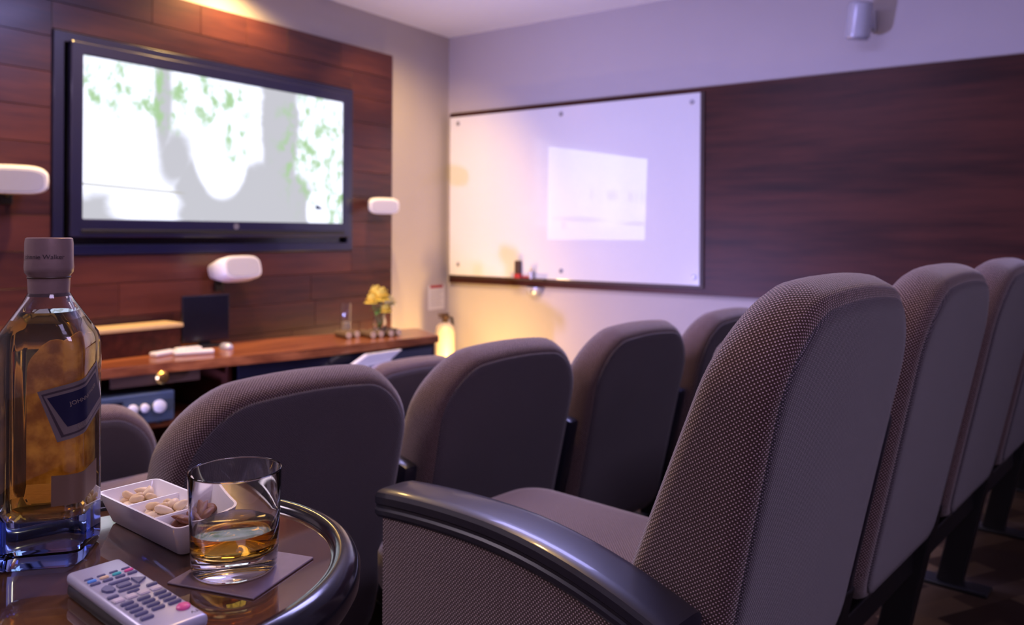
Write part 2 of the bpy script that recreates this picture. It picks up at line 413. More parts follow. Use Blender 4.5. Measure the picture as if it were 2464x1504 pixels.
# ---------------------------------------------------------------- downlights, projector and added fill lamps (all out of view)
def downlight(x, y, col, power, label, aim=None, spot=110, blend=.7, disc=6):
    t = tag(empty('ceiling_downlight', (x, y, ZC)), label, 'ceiling lamp', 'warm ceiling downlights')
    obj('trim_ring', lathe([(.06, 0), (.075, 0), (.075, -.008), (.058, -.012), (.055, 0)], 28), 'white', t, True)
    mname = 'lamp_disc_%.2f' % disc
    if mname not in M: M[mname] = emit(mname, col, disc)
    obj('lamp_disc', lathe([(.054, -.002), (.054, -.004)], 24), mname, t)
    l = bpy.data.lights.new('downlight_lamp', 'SPOT'); l.energy = power; l.color = col; l.spot_size = rad(spot); l.spot_blend = blend; l.shadow_soft_size = .05
    o = bpy.data.objects.new('downlight_lamp', l); link(o, t); o.location = (0, 0, -.03)
    d = (Vector(aim) - Vector((x, y, ZC-.03))) if aim else Vector((0, 0, -1))
    o.rotation_euler = d.to_track_quat('-Z', 'Y').to_euler()
    return t
for k_, (x_, y_, sx_, sy_, pw_, cl_) in enumerate(LED):  # casings for the added fill panels
    t = tag(empty('added_ceiling_panel', (x_, y_, ZC)), {0: 'added violet LED ceiling panel by the television side of the room', 1: 'added violet LED ceiling panel above the middle seat row', 2: 'small added violet LED ceiling panel behind the seats'}[k_], 'ceiling lamp', 'added violet ceiling panels')
    obj('frame', box(-sx_/2-.03, sx_/2+.03, -sy_/2-.03, sy_/2+.03, -.012, 0, .003), 'white', t)
WARM = (1.0, .62, .20)
downlight(1.00, 3.08, WARM, 80, 'warm ceiling downlight above the open floor by the television')
downlight(2.15, 3.35, WARM, 150, 'warm ceiling downlight above the middle of the counter')
downlight(3.30, 3.18, WARM, 150, 'warm ceiling downlight above the right end of the counter', aim=(4.45, 4.0, 1.5), spot=76, blend=.9)
downlight(2.76, 3.72, WARM, 85, 'warm wall-washing downlight close above the veneer panel', spot=150)
downlight(1.35, 1.35, WARM, 60, 'warm ceiling downlight above the middle seat row')
# violet LED floor uplight added, unseen, to wash the right wall
t = tag(empty('added_uplight', (.45, 3.35, .02)), 'added violet LED uplight on a short stand near the television wall', 'floor lamp')
obj('base', lathe([(.13, 0), (.13, .012), (.03, .02)], 32), 'blackmetal', t, True); obj('pole', tube([(0, 0, .015), (0, 0, .46)], .014, 12), 'blackmetal', t, True)
UD = (Vector((4.839, .9, 2.45)) - Vector((.45, 3.35, .55))).normalized(); UQ = UD.to_track_quat('-Z', 'Y').to_euler()
M['added_uplens'] = emit('added_uplight_lens', (.45, .38, 1.0), 4)
hd = obj('head', lathe([(.04, .07), (.085, .05), (.09, -.05), (.080, -.05), (.078, -.03)], 28, True, False), 'black', t, True, loc=(0, 0, .53), rot=UQ)
obj('lens', lathe([(.078, -.030), (.078, -.034)], 28), 'added_uplens', hd)
l = bpy.data.lights.new('added_uplight_lamp', 'SPOT'); l.energy = 580; l.color = (.43, .40, 1.0); l.spot_size = rad(95); l.spot_blend = .9; l.shadow_soft_size = .075
o = bpy.data.objects.new('added_uplight_lamp', l); link(o, t); o.location = Vector((0, 0, .53)) + UD*.06; o.rotation_euler = UQ
t = tag(empty('added_corner_lamp', (4.22, 3.42, .02)), 'added low warm floor lamp in the corner behind the seat rows', 'floor lamp')  # hidden lamp added to warm the lower corner walls
obj('base', lathe([(.08, 0), (.08, .01), (.02, .02)], 24), 'blackmetal', t, True); obj('stem', tube([(0, 0, .015), (0, 0, .22)], .01, 10), 'brass', t, True)
M['added_bulb'] = emit('added_corner_bulb', (1.0, .62, .2), 8)
obj('bulb', lathe([(.012, .22), (.04, .25), (.045, .28), (.035, .31), (.008, .325)], 20), 'added_bulb', t, True)
l = bpy.data.lights.new('added_corner_light', 'POINT'); l.energy = 30; l.color = (1.0, .58, .16); l.shadow_soft_size = .05
o = bpy.data.objects.new('added_corner_light', l); link(o, t); o.location = (0, 0, .40)
pj = tag(empty('projector', (2.30, .55, 2.52), rad(0)), 'white ceiling projector hung over the near seat row', 'projector')
obj('case', box(-.15, .15, -.12, .12, 0, .11, .02), 'white', pj); obj('hanger', tube([(0, 0, .11), (0, 0, ZC-2.52)], .02, 12), 'white', pj)
obj('lens', lathe([(.03, 0), (.03, .03), (.024, .03)], 20), 'blackgloss', pj, True, loc=(.14, .06, .05), rot=(0, rad(90), rad(38)))
# projected picture: light with a keystoned mask
PJ = Vector((2.52, .70, 2.57))
l = bpy.data.lights.new('projector_beam', 'SPOT'); l.energy = 200; l.spot_size = rad(60); l.spot_blend = 0; l.shadow_soft_size = .002; l.color = (.78, .9, 1)
po = bpy.data.objects.new('projector_beam', l); C.objects.link(po)
po.location = PJ; po.rotation_euler = (Vector((4.778, 2.66, 1.64)) - PJ).to_track_quat('-Z', 'Y').to_euler()
bpy.context.view_layer.update()
inv = po.matrix_world.inverted()
quad = [Vector((4.778, 3.038, 1.338)), Vector((4.778, 2.282, 1.342)), Vector((4.778, 2.266, 1.872)), Vector((4.778, 3.032, 2.001))]   # BL BR TR TL
q2 = []
for p in quad:
    a = inv @ p; q2.append((a.x/-a.z, a.y/-a.z))
import numpy as np
A = []; B = []
for (x, y), (u_, v_) in zip(q2, ((0, 0), (1, 0), (1, 1), (0, 1))):
    A += [[x, y, 1, 0, 0, 0, -u_*x, -u_*y], [0, 0, 0, x, y, 1, -v_*x, -v_*y]]; B += [u_, v_]
hm = list(np.linalg.solve(np.array(A), np.array(B))) + [1.0]
l.use_nodes = True; nt = l.node_tree; nt.nodes.clear()
nrm = coord(nt, 'Normal'); s3 = N(nt, 'ShaderNodeSeparateXYZ'); L(nt, nrm, s3.inputs[0])
zz = math_(nt, 'MULTIPLY', s3.outputs[2], -1.0)
px = math_(nt, 'DIVIDE', s3.outputs[0], zz); py = math_(nt, 'DIVIDE', s3.outputs[1], zz)
def lin(a, b_, c): return math_(nt, 'ADD', math_(nt, 'MULTIPLY_ADD', px, float(a), float(c)), math_(nt, 'MULTIPLY', py, float(b_)))
den = lin(*hm[6:9]); U = math_(nt, 'DIVIDE', lin(*hm[0:3]), den); V = math_(nt, 'DIVIDE', lin(*hm[3:6]), den)
def band(x, a, b_, s): return math_(nt, 'MULTIPLY', smooth(nt, x, a-s, a+s), smooth(nt, x, b_+s, b_-s))
mask = math_(nt, 'MULTIPLY', band(U, 0, 1, .006), band(V, 0, 1, .006))
cb = N(nt, 'ShaderNodeCombineXYZ'); L(nt, U, cb.inputs[0]); L(nt, V, cb.inputs[1])
nz = noise(nt, cb.outputs[0], 7, 3)
sky_h = noise(nt, cb.outputs[0], 14, 2, .7, (1, .02, 1))
city = math_(nt, 'MULTIPLY', math_(nt, 'MULTIPLY', band(V, .47, .58, .03), smooth(nt, sky_h, .48, .6)), smooth(nt, U, .1, .5))
shore = math_(nt, 'MULTIPLY', ell(.30, .23, .24, .030, 1.0, .6), 1.0); shore2 = ell(.9, .20, .16, .025, 1.0, .6); post = ell(.15, .16, .02, .05, .8, .1)
dark = math_(nt, 'MINIMUM', math_(nt, 'ADD', math_(nt, 'MULTIPLY', city, .45), math_(nt, 'MULTIPLY', mx_(shore, shore2, post), .5)), .8)
em = N(nt, 'ShaderNodeEmission'); L(nt, math_(nt, 'MULTIPLY', mask, math_(nt, 'SUBTRACT', 1.0, dark)), em.inputs[1])
lo = N(nt, 'ShaderNodeOutputLight'); L(nt, em.outputs[0], lo.inputs[0])

# ---------------------------------------------------------------- wall speakers
def satellite(name, loc, rot, w_, h_, d_, label, wall_y, drop=.0):
    t = tag(empty(name, loc), label, 'speaker', 'white satellite speakers on the front wall')
    n = 28; rings = []
    def sec(sw, sh, y, off=0): # rounded section in xz
        pts = []
        for i in range(n):
            a = 2*PI*i/n; ca, sa = math.cos(a), math.sin(a); e = .55
            pts.append((sw/2*math.copysign(abs(ca)**e, ca), y, sh/2*math.copysign(abs(sa)**e, sa)+off))
        return pts
    body = loft([sec(w_*.93, h_*.86, -d_/2), sec(w_, h_*.97, -d_/2+.012), sec(w_, h_, -d_*.1), sec(w_*.86, h_*.72, d_*.35, .01), sec(w_*.6, h_*.5, d_/2, .015)])
    bo = obj('body', body, 'white', t, True, rot=rot, angle=50)
    obj('grille', loft([sec(w_*.84, h_*.72, -d_/2-.003), sec(w_*.86, h_*.75, -d_/2+.002)]), 'grille', bo, True)
    e = Euler(rot).to_matrix() @ Vector((0, d_*.42, 0))
    wl = Vector((e.x, wall_y-.001-loc[1], e.z - drop))
    obj('bracket_arm', tube([e, (e + wl)/2 + Vector((0, 0, -drop*.3)), wl + Vector((0, -.009, 0))], .011, 10), 'black', t, True)
    obj('wall_plate', box(wl.x-.028, wl.x+.028, wl.y-.012, wl.y, wl.z-.04, wl.z+.04, .004), 'black', t)
    return t
satellite('satellite_speaker', (1.615, 3.83, 1.610), (rad(8), 0, rad(-18)), .27, .128, .16, 'white satellite speaker on the veneer panel beside the television, away from room corner', PYf, .08)
satellite('satellite_speaker', (2.745, 3.82, 1.165), (rad(-14), 0, rad(4)), .265, .140, .18, 'white satellite speaker mounted under the television above the counter', PYf, .06)
satellite('satellite_speaker', (3.905, 3.80, 1.565), (rad(6), 0, rad(-38)), .20, .108, .20, 'white satellite speaker between the television and the bare wall by the corner', PYf, .0)
# silver speaker on right wall
t = tag(empty('silver_speaker', (4.685, .955, 2.560)), 'silver rounded speaker high on the pale right wall above wood panel', 'speaker')
n = 28
def dsec(s, z):
    pts = []
    for i in range(n):
        a = 2*PI*i/n
        x = math.cos(a); y = math.sin(a)
        pts.append((.060*s*(x if x < 0 else .45*math.copysign(abs(x)**.5, x)), .066*s*math.copysign(abs(y)**.8, y), z))
    return pts
body = loft([dsec(.80, -.103), dsec(.95, -.095), dsec(1, -.075), dsec(1, .075), dsec(.95, .095), dsec(.80, .103)])
bo = obj('body', body, 'silver', t, True, rot=(rad(3), rad(-8), rad(32)), angle=50)
obj('grille', loft([[(-.062*math.cos(a), .066*math.sin(a), z) for a in [rad(-62+124*k/12) for k in range(13)]] for z in (-.088, .088)], False, False, False), 'grille', bo, True)
obj('bracket_arm', tube([(.02, 0, -.045), (.08, -.01, -.05), (.105, -.03, -.02), (.154, -.03, .0)], .013, 10), 'silver', t, True)
obj('wall_plate', box(.140, .154, -.060, .0, -.035, .085, .004), 'silver', t)

# ---------------------------------------------------------------- counter with equipment
ct = tag(empty('counter', (0, 0, 0)), 'long red-brown wooden counter with a dark open front under the television', 'counter')
DZ = .768
top = [(1.10, 3.635), (2.05, 3.475), (2.75, 3.262), (3.42, 3.135), (3.66, 3.090), (3.86, 3.44), (2.55, 3.93), (1.10, 3.93)]
obj('worktop', prism(top, DZ-.045, DZ, .006), 'counter', ct)
def inset(pts, dy): return [(x, y+dy) for x, y in pts]
# carcass: back, ends, shelf, dark doors
obj('back_panel', prism([(1.14, 3.90), (2.53, 3.90), (3.82, 3.42), (3.815, 3.405), (2.52, 3.885), (1.14, 3.885)], .06, DZ-.046), 'panel', ct)
obj('shelf', prism([(1.16, 3.66), (2.05, 3.52), (2.42, 3.42), (2.42, 3.86), (1.16, 3.86)], .46, .485), 'counter', ct)
obj('side', box(1.12, 1.145, 3.66, 3.90, .02, DZ-.046), 'panel', ct)
obj('divider', box(2.43, 2.455, 3.42, 3.88, .02, DZ-.046), 'panel', ct)
obj('plinth', prism([(1.14, 3.70), (2.05, 3.56), (2.75, 3.36), (3.40, 3.22), (3.62, 3.18), (3.78, 3.40), (2.52, 3.88), (1.14, 3.88)], .02, .06), 'blackmetal', ct)
for (xa, ya, xb, yb) in ((2.46, 3.372, 2.93, 3.242), (2.935, 3.240, 3.30, 3.170), (3.305, 3.169, 3.63, 3.108)):
    d = Vector((xb-xa, yb-ya, 0)).normalized(); nn = Vector((-d.y, d.x, 0))
    p = [(xa, ya), (xb, yb), (xb+nn.x*.02, yb+nn.y*.02), (xa+nn.x*.02, ya+nn.y*.02)]
    dr = obj('door', prism(p, .08, DZ-.05, .002), 'blackgloss', ct)
    mx0 = Vector((xa, ya, 0))*.12 + Vector((xb, yb, 0))*.88 - nn*.012
    obj('handle', tube([(mx0.x, mx0.y, .46), (mx0.x, mx0.y, .58)], .006, 8), 'steel', dr, True)
obj('door_glass', prism([(3.335, 3.1605), (3.61, 3.109), (3.612, 3.103), (3.333, 3.155)], .53, .70), plain('smoked_glass', (.05, .055, .075), .25, coat=.5), ct)
obj('side', prism([(3.63, 3.112), (3.645, 3.112), (3.83, 3.42), (3.815, 3.43)], .02, DZ-.046), 'panel', ct)
kn = obj('knob', lathe([(.006, 0), (.006, .012), (.026, .016), (.030, .026), (.022, .036), (.006, .038)], 20), 'brass', ct, True, loc=(2.105, 3.470, .702), rot=(rad(90), 0, rad(-12)))
obj('drawer_front', prism([(1.90, 3.525), (2.28, 3.425), (2.283, 3.44), (1.903, 3.54)], .670, DZ-.048), 'brown', ct)
# receiver
rv = tag(empty('receiver', (1.93, 3.60, .4855), rad(-13)), 'blue-grey amplifier with round pale knobs on the open counter shelf', 'amplifier')
obj('case', box(-.26, .26, -.10, .16, .012, .150, .006), plain('receiver_case', (.10, .14, .20), .3, metal=.4), rv)
for x in (-.2, .2):
    for y in (-.07, .13): obj('foot', lathe([(.016, 0), (.018, .013)], 12), 'black', rv, loc=(x, y, 0))
for x, s in ((.19, .030), (.075, .022), (.125, .020), (-.17, .03)):
    obj('knob', lathe([(s, 0), (s*.95, .018), (s*.7, .022)], 20), 'white', rv, True, loc=(x, -.10, .085), rot=(rad(90), 0, 0))
obj('display', box(-.10, .03, -.1025, -.10, .085, .125), 'blackgloss', rv)
# wooden box with pale ledge on the counter
t = tag(empty('wooden_box', (2.10, 3.80, DZ), rad(-3)), 'low dark wooden box with a bright pale top edge on the counter', 'box')
obj('body', box(-.60, .275, -.06, .10, 0, .125, .004), 'panel', t)
obj('top_ledge', box(-.61, .285, -.068, .11, .125, .145, .004), 'cream2', t)
# dark upright screen
t = tag(empty('dark_monitor', (2.545, 3.775, DZ), rad(-8)), 'dark unlit small screen standing on the counter under the centre speaker', 'monitor')
obj('screen_panel', box(-.13, .13, -.012, .012, .03, .275, .005), 'blackgloss', t); obj('neck', box(-.03, .03, .0, .02, .0, .06, .004), 'black', t)
obj('base', box(-.08, .08, -.06, .06, 0, .010, .004), 'black', t)
tag(obj('mouse', loft([[(.030*s*math.cos(a), .045*s*math.sin(a), z) for a in [2*PI*k/20 for k in range(20)]] for s, z in ((.95, 0), (1, .008), (.9, .022), (.55, .032), (.15, .034))]), 'silver', smooth_=True, loc=(2.55, 3.60, DZ+.0005)), 'small grey computer mouse on the counter before dark screen', 'mouse')
# white handsets on the counter
for i, (x, y, rz, l_, lab) in enumerate(((2.235, 3.665, .25, .13, 'short white handset lying on the counter nearer the wooden box'), (2.345, 3.575, -.45, .19, 'long white handset lying on the counter nearer the edge'), (2.385, 3.685, -.2, .13, 'white handset lying behind the other two on the counter'))):
    t = tag(empty('white_handset', (x, y, DZ), rz), lab, 'remote control', 'white handsets on the counter')
    obj('body', box(-l_/2, l_/2, -.026, .026, 0, .024, .009, 3), 'white', t, True)
    for k in range(4): obj('button', box(-l_*.3+k*.022-.006, -l_*.3+k*.022+.006, -.006, .006, .0235, .0265, .001), 'silver', t)
# white brochure at the counter front
t = tag(empty('paper_tray', (0, 0, 0)), 'white slanted sheet tray fixed on the dark counter front', 'tray')
fr = [(2.905, 3.125, .640), (3.225, 3.075, .672), (3.315, 3.065, .725), (3.075, 3.10, .722)]
bm = loft([[Vector(p) for p in fr], [Vector(p)+Vector((.006, .03, .0)) for p in fr]]); bmesh.ops.bevel(bm, geom=bm.edges[:], offset=.004, segments=2, affect='EDGES')
obj('sheet', bm, 'white', t)
lipv = [(2.905, 3.119, .640), (3.225, 3.069, .672), (3.232, 3.068, .678), (2.918, 3.118, .646)]
obj('lip', loft([[Vector(p) for p in lipv], [Vector(p)+Vector((.002, .008, 0)) for p in lipv]]), 'silver', t)
obj('clip', box(3.10, 3.16, 3.10, 3.16, .700, .722), 'black', t)

# vase of yellow roses on a raft of small logs
def logs(name, loc, rz, n_, label):
    t = tag(empty(name, loc, rz), label, 'log raft')
    for k in range(n_):
        x = (k-(n_-1)/2)*.062
        lg = obj('log', tube([(x, -.07+.012*(k % 2), .021), (x*.92, .06, .021)], .020, 14), 'bark', t, True)
        obj('cut_end', tube([(x, -.0735+.012*(k % 2), .021), (x, -.069+.012*(k % 2), .021)], .0185, 14), 'logend', lg)
    return t
M['bark'] = plain('bark', (.16, .10, .05), .85, var=.5, scale=60); M['logend'] = plain('log_end', (.72, .58, .36), .7, var=.15)
M['petal'] = plain('yellow_petal', (.90, .70, .10), .55, var=.08); M['leaf'] = plain('leaf_green', (.16, .34, .05), .5); M['petal2'] = plain('pale_petal', (.92, .80, .36), .55)
M['clear'] = glass('clear_glass', (.97, .98, 1), 1.48)
M['water'] = glass('water', (.95, 1, .95), 1.33)
lg = logs('log_raft', (3.42, 3.345, DZ), rad(-12), 4, 'row of short cut logs under the yellow flowers on the counter')
VZ = DZ+.0412
vs_ = tag(empty('flower_vase', (3.42, 3.350, VZ)), 'small clear glass vase of yellow roses on the log raft', 'vase')
obj('glass', lathe([(.032, 0), (.042, .02), (.040, .05), (.030, .075), (.034, .09), (.031, .09), (.027, .075), (.037, .05), (.038, .02), (.028, .005)], 28), 'clear', vs_, True)
def rose(cx, cyy, cz, s, m_):
    bm = bmesh.new()
    for ring_, (n_, r0, h0, op) in enumerate(((3, .25, 1.0, .15), (5, .5, .9, .45), (6, .75, .65, .8), (7, .95, .3, 1.2))):
        for k in range(n_):
            a = 2*PI*k/n_ + ring_*.5
            d = Vector((math.cos(a), math.sin(a), 0)); sd = Vector((-d.y, d.x, 0))
            rings = []
            for j in range(5):
                tt = j/4; wdt = (.55*math.sin(PI*(.15+.7*tt)))*s*(.7+.2*ring_)
                cpos = Vector((cx, cyy, cz)) + d*s*(r0*tt**.7*.9+.08) + Vector((0, 0, s*(h0*tt - (op-.5)*.5*tt*tt)))
                rings.append([cpos - sd*wdt - d*s*.0 + Vector((0, 0, .0)), cpos + d*s*.14, cpos + sd*wdt])
            V_ = [[bm.verts.new(p) for p in r_] for r_ in rings]
            for A_, B_ in zip(V_, V_[1:]):
                for q in range(2): bm.faces.new((A_[q], A_[q+1], B_[q+1], B_[q]))
    return obj('rose', bm, m_, vs_, True, angle=180)
for (x, y, z, s, m_) in ((.0, -.01, .175, .062, 'petal'), (-.050, .01, .160, .046, 'petal'), (.068, -.015, .140, .048, 'petal2'), (.016, -.035, .105, .040, 'petal'), (.0, .03, .20, .050, 'petal')):
    rose(x, y, z, s, m_)
    obj('stem', tube([(x*.1, y*.1, .01), (x*.5, y*.5, .08), (x, y, z+.005)], .0025, 8), 'leaf', vs_, True)
for k, (a, l_, z) in enumerate(((.5, .06, .10), (2.4, .055, .11), (3.6, .06, .09), (5.2, .055, .12), (3.0, .05, .155))):
    d = Vector((math.cos(a), math.sin(a), 0)); sd = Vector((-d.y, d.x, 0)); r_ = []
    for j in range(5):
        tt = j/4; ww = .018*math.sin(PI*min(.98, .06+.92*tt)); c = Vector((0, 0, z)) + d*l_*tt + Vector((0, 0, .02*math.sin(PI*tt)))
        r_.append([c-sd*ww, c+Vector((0, 0, -.004)), c+sd*ww])
    obj('leaf', loft(r_, False, False, False), 'leaf', vs_, True)
logs('log_raft', (3.265, 3.46, DZ), rad(-12), 2, 'pair of short cut logs beside the slim glass tube on counter')
t = tag(empty('glass_tube', (3.335, 3.545, DZ)), 'slim clear tube with pale sand at its foot on the counter', 'vase')
obj('tube', lathe([(.030, 0), (.030, .19), (.0275, .19), (.0275, .006)], 24), 'clear', t, True)
obj('sand', lathe([(.0270, .0065), (.0270, .075), (.012, .080)], 20), 'logend', t, True)

# cream cylinder in the corner
t = tag(empty('cream_cylinder', (4.45, 3.70, .02)), 'cream upright cylinder with dark brown head standing in the corner past the counter', 'extinguisher')
obj('body', lathe([(.066, 0), (.070, .012), (.070, .64), (.062, .685), (.040, .708), (.022, .715)], 32), 'cream', t, True)
obj('valve', lathe([(.022, .714), (.022, .74), (.03, .742), (.03, .765), (.014, .775)], 20), 'brown', t, True)
obj('handle', box(-.075, .03, -.012, .012, .768, .782, .004), 'brown', t); obj('lever', box(-.070, .03, -.010, .010, .750, .760, .003), 'brown', t)
obj('hose', tube([(.02, 0, .752), (.075, 0, .74), (.088, 0, .66), (.080, 0, .45)], .010, 10), 'black', t, True)

# ================================================================ CINEMA CHAIRS
def outline(hw, y0, y1, rc, rb, crown=.022, n=10):
    """closed outline of a backrest in its own plane: x across, y up the back"""
    pts = []
    def arc(cx, cyy, r, a0, a1, k):
        for i in range(k+1):
            a = rad(a0 + (a1-a0)*i/k); pts.append((cx + r*math.cos(a), cyy + r*math.sin(a)))
    arc(-hw+rb, y0+rb, rb, 180, 270, 4); arc(hw-rb, y0+rb, rb, 270, 360, 4)
    for k in range(1, 6): pts.append((hw, y0+rb + (y1-rc-y0-rb)*k/6))
    arc(hw-rc, y1-rc, rc, 0, 90, n)
    for k in range(1, 6): pts.append((hw-rc - (2*hw-2*rc)*k/6, y1))
    arc(-hw+rc, y1-rc, rc, 90, 180, n)
    for k in range(1, 6): pts.append((-hw, y1-rc - (y1-rc-y0-rb)*k/6))
    out = []
    for x, y in pts:
        f = (y-y0)/(y1-y0); out.append((x*(.955+.045*min(1, f*1.25)), y + crown*f**6*(1-(x/hw)**2)))
    return out
def inset_pts(pts, d):
    n = len(pts); o = []
    for i in range(n):
        p = Vector(pts[i]); a = Vector(pts[i-1]); c = Vector(pts[(i+1) % n])
        tn = (c-a)
        if tn.length < 1e-9: o.append(tuple(p)); continue
        tn.normalize(); nn = Vector((-tn.y, tn.x)); o.append(tuple(p + nn*d))
    return o
LEAN = rad(12.0)
BTOP, BBOT = .564, -.02      # along the back, from the foot of the back at h=.345
def backpt(x, y, d):
    # y up along the back, d forward from the rear face
    h = .345 + y*math.cos(LEAN) + d*math.sin(LEAN)
    t_ = .128 - y*math.sin(LEAN) + d*math.cos(LEAN)
    return (x, t_, h)
def thick(y):
    f = max(0, min(1, (y+.02)/.62)); return .186 - .108*f
ol = outline(.248, BBOT, BTOP, .125, .07, crown=.026)
def ring(ins, depth):
    return [backpt(x, y, depth(y)) for x, y in inset_pts(ol, ins)]
rings = [ring(.045, lambda y: .006), ring(.022, lambda y: .002), ring(.011, lambda y: .007), ring(.004, lambda y: .016), ring(0, lambda y: .030)]
for k in (.35, .65): rings.append(ring(-.002, lambda y, k=k: .030 + (thick(y)-.056)*k))
rings += [ring(0, lambda y: thick(y)-.026), ring(.006, lambda y: thick(y)-.012), ring(.018, lambda y: thick(y)-.003), ring(.045, lambda y: thick(y)+.003), ring(.062, lambda y: thick(y)+.005)]
back_me = mesh(loft(rings), 'backrest', 'fab', True, True, 60)
def ringuv(me, rings, k0):
    n_ = len(rings[0]); arc = [0]
    for i in range(n_): arc.append(arc[-1] + (Vector(rings[k0][(i+1) % n_]) - Vector(rings[k0][i])).length)
    vv = [[0]*n_]
    for a_, b_ in zip(rings, rings[1:]): vv.append([vv[-1][i] + (Vector(b_[i]) - Vector(a_[i])).length for i in range(n_)])
    uvl = me.uv_layers[0]
    for p in me.polygons:
        if len(p.loop_indices) != 4: continue
        ids = [me.loops[li].vertex_index for li in p.loop_indices]; ii = [v % n_ for v in ids]
        for li, vi in zip(p.loop_indices, ids):
            i = vi % n_; u = arc[i] if not (i == 0 and n_-1 in ii) else arc[n_]
            uvl.data[li].uv = (u, vv[vi//n_][i])
ringuv(back_me, rings, 4)
pr = [[backpt(x, y, dd) for x, y in inset_pts(ol, i_)] for i_, dd in ((.022, .006), (.0215, .001), (.024, -.0015), (.040, -.0025), (.060, -.003))]
panel_me = mesh(loft(pr), 'back_panel', 'fabback', True, True, 60)
# seat cushion (pivot at the origin, reaching forward +y)
def sring(ins, z, puff=0):
    hw, y0, y1, r_ = .232, .0, .60, .08
    pts = []
    for cx, cyy, a0 in ((hw-r_, y1-r_, 0), (-hw+r_, y1-r_, 90), (-hw+r_*.5, y0+r_*.5, 180), (hw-r_*.5, y0+r_*.5, 270)):
        rr = r_ if cyy > .2 else r_*.5
        for i in range(7):
            a = rad(a0 + 90*i/6); pts.append((cx + (rr-ins)*math.cos(a), cyy + (rr-ins)*math.sin(a), z))
    return pts
seat_me = mesh(loft([sring(.03, -.085), sring(.008, -.08), sring(0, -.065), sring(0, -.02), sring(.006, -.006), sring(.02, .002), sring(.05, .007), sring(.12, .012)][:7]), 'seat', 'fab', True, True, 60)
pan_me = mesh(loft([sring(.045, -.102), sring(.035, -.100), sring(.030, -.084)]), 'seat_pan', 'black', True, False, 40)
# folded armrest between chairs and slanted leg
def slant_bar(x0, x1, ya, yb, d0, d1, bev=.006):
    nb = bmesh.new()
    vs = [nb.verts.new(backpt(x, y, d)) for y in (ya, yb) for (x, d) in ((x0, d0), (x1, d0), (x1, d1), (x0, d1))]
    for f in ((3,2,1,0),(4,5,6,7),(0,1,5,4),(1,2,6,5),(2,3,7,6),(3,0,4,7)): nb.faces.new([vs[i] for i in f])
    bmesh.ops.bevel(nb, geom=nb.edges[:], offset=bev, segments=2, profile=.5, affect='EDGES')
    return nb
PITCH = .56
farm_me = mesh(slant_bar(PITCH/2-.020, PITCH/2+.020, .03, .355, .010, .080, .012), 'folded_armrest', 'arm', True, False, 40)
leg_me = mesh(slant_bar(PITCH/2-.024, PITCH/2+.024, -.352, .04, .008, .070, .004), 'leg', 'blackmetal')
foot_me = mesh(box(PITCH/2-.035, PITCH/2+.035, .14, .44, 0, .012, .003), 'foot_plate', 'blackmetal')
beam_me = mesh(box(-PITCH/2+.026, PITCH/2-.026, .175, .225, .235, .285, .004), 'beam', 'blackmetal')
hinge_me = mesh(tube([(-PITCH/2+.026, .235, .36), (PITCH/2-.026, .235, .36)], .016, 12), 'hinge_rod', 'blackmetal', True)
# end panel and fixed armrest (left side of the first chair of a row)
def arm_top(t_): # height of the armrest along the seat depth
    return .600 - .62*(t_-.42)**2 if t_ < .42 else .600 - .28*(t_-.42)**2
xs = (-.332, -.266)
ts = [.115 + .505*i/16 for i in range(17)]
def armsec(t_, k=1.0):
    z = arm_top(t_); a, b_ = xs[0]-.004, xs[1]+.010
    e = .010
    z += .004
    pts = [(a+.002, z-.040), (a, z-.036), (a, z-.030), (a+.003, z-.027), (a+.003, z-.023), (a, z-.020), (a, z-.010), (a+.003, z-.004), (a+.009, z-.0012), (a+.02, z), (b_-.02, z), (b_-.009, z-.0012), (b_-.003, z-.004), (b_, z-.010), (b_, z-.036), (b_-.002, z-.040)]
    mxx = (a+b_)/2; mz = z-.018
    return [(mxx+(x-mxx)*k, t_, mz+(zz-mz)*k) for x, zz in pts]
arm_me = mesh(loft([armsec(ts[0], .9)] + [armsec(t_) for t_ in ts] + [armsec(ts[-1]+.008, .93), armsec(ts[-1]+.012, .75)]), 'armrest', 'arm', True, False, 22)
bm = loft([[(x, t_, z) for x, t_, z in ((xs[0], t_, .05), (xs[1]-.004, t_, .05), (xs[1]-.004, t_, arm_top(t_)-.034), (xs[0], t_, arm_top(t_)-.034))] for t_ in [.14+.47*i/14 for i in range(15)]])
bm.edges.ensure_lookup_table()
bmesh.ops.bevel(bm, geom=[e for e in bm.edges if len(e.link_faces) == 2 and e.calc_face_angle(0) > 1.0], offset=.006, segments=2, profile=.5, affect='EDGES')
endp_me = mesh(bm, 'end_panel', 'fab', True, True, 40)
endfoot_me = mesh(box(xs[0]-.004, xs[1], .15, .60, 0, .05, .003), 'end_foot', 'blackmetal')

def chair(origin, seat_deg, label, group, first=False, z=0):
    t = tag(empty('cinema_chair', (origin[0], origin[1], z), RZ), label, 'chair', group)
    b_ = obj('backrest', back_me, None, t); obj('back_panel', panel_me, None, b_)
    s = obj('seat', seat_me, None, t); s.location = (0, .20, .44) if seat_deg < 60 else (0, .285, .185); s.rotation_euler = (rad(seat_deg), 0, 0)
    obj('seat_pan', pan_me, None, s)
    obj('folded_armrest', farm_me, None, t); obj('leg', leg_me, None, t); obj('foot_plate', foot_me, None, t)
    obj('beam', beam_me, None, t); obj('hinge_rod', hinge_me, None, t)
    if first:
        obj('armrest', arm_me, None, t); obj('end_panel', endp_me, None, t); obj('end_foot', endfoot_me, None, t)
    return t
RV = Vector((math.cos(RZ), math.sin(RZ), 0))
def row(right_edge, n_, z, degs, labels, group):
    c0 = Vector((*right_edge, 0)) - RV*.240
    for k in range(n_):
        chair(c0 + RV*PITCH*k, degs[k] if k < len(degs) else degs[-1], labels[k], group, k == 0, z)
ordn = ['', 'second', 'third', 'fourth', 'fifth', 'sixth']
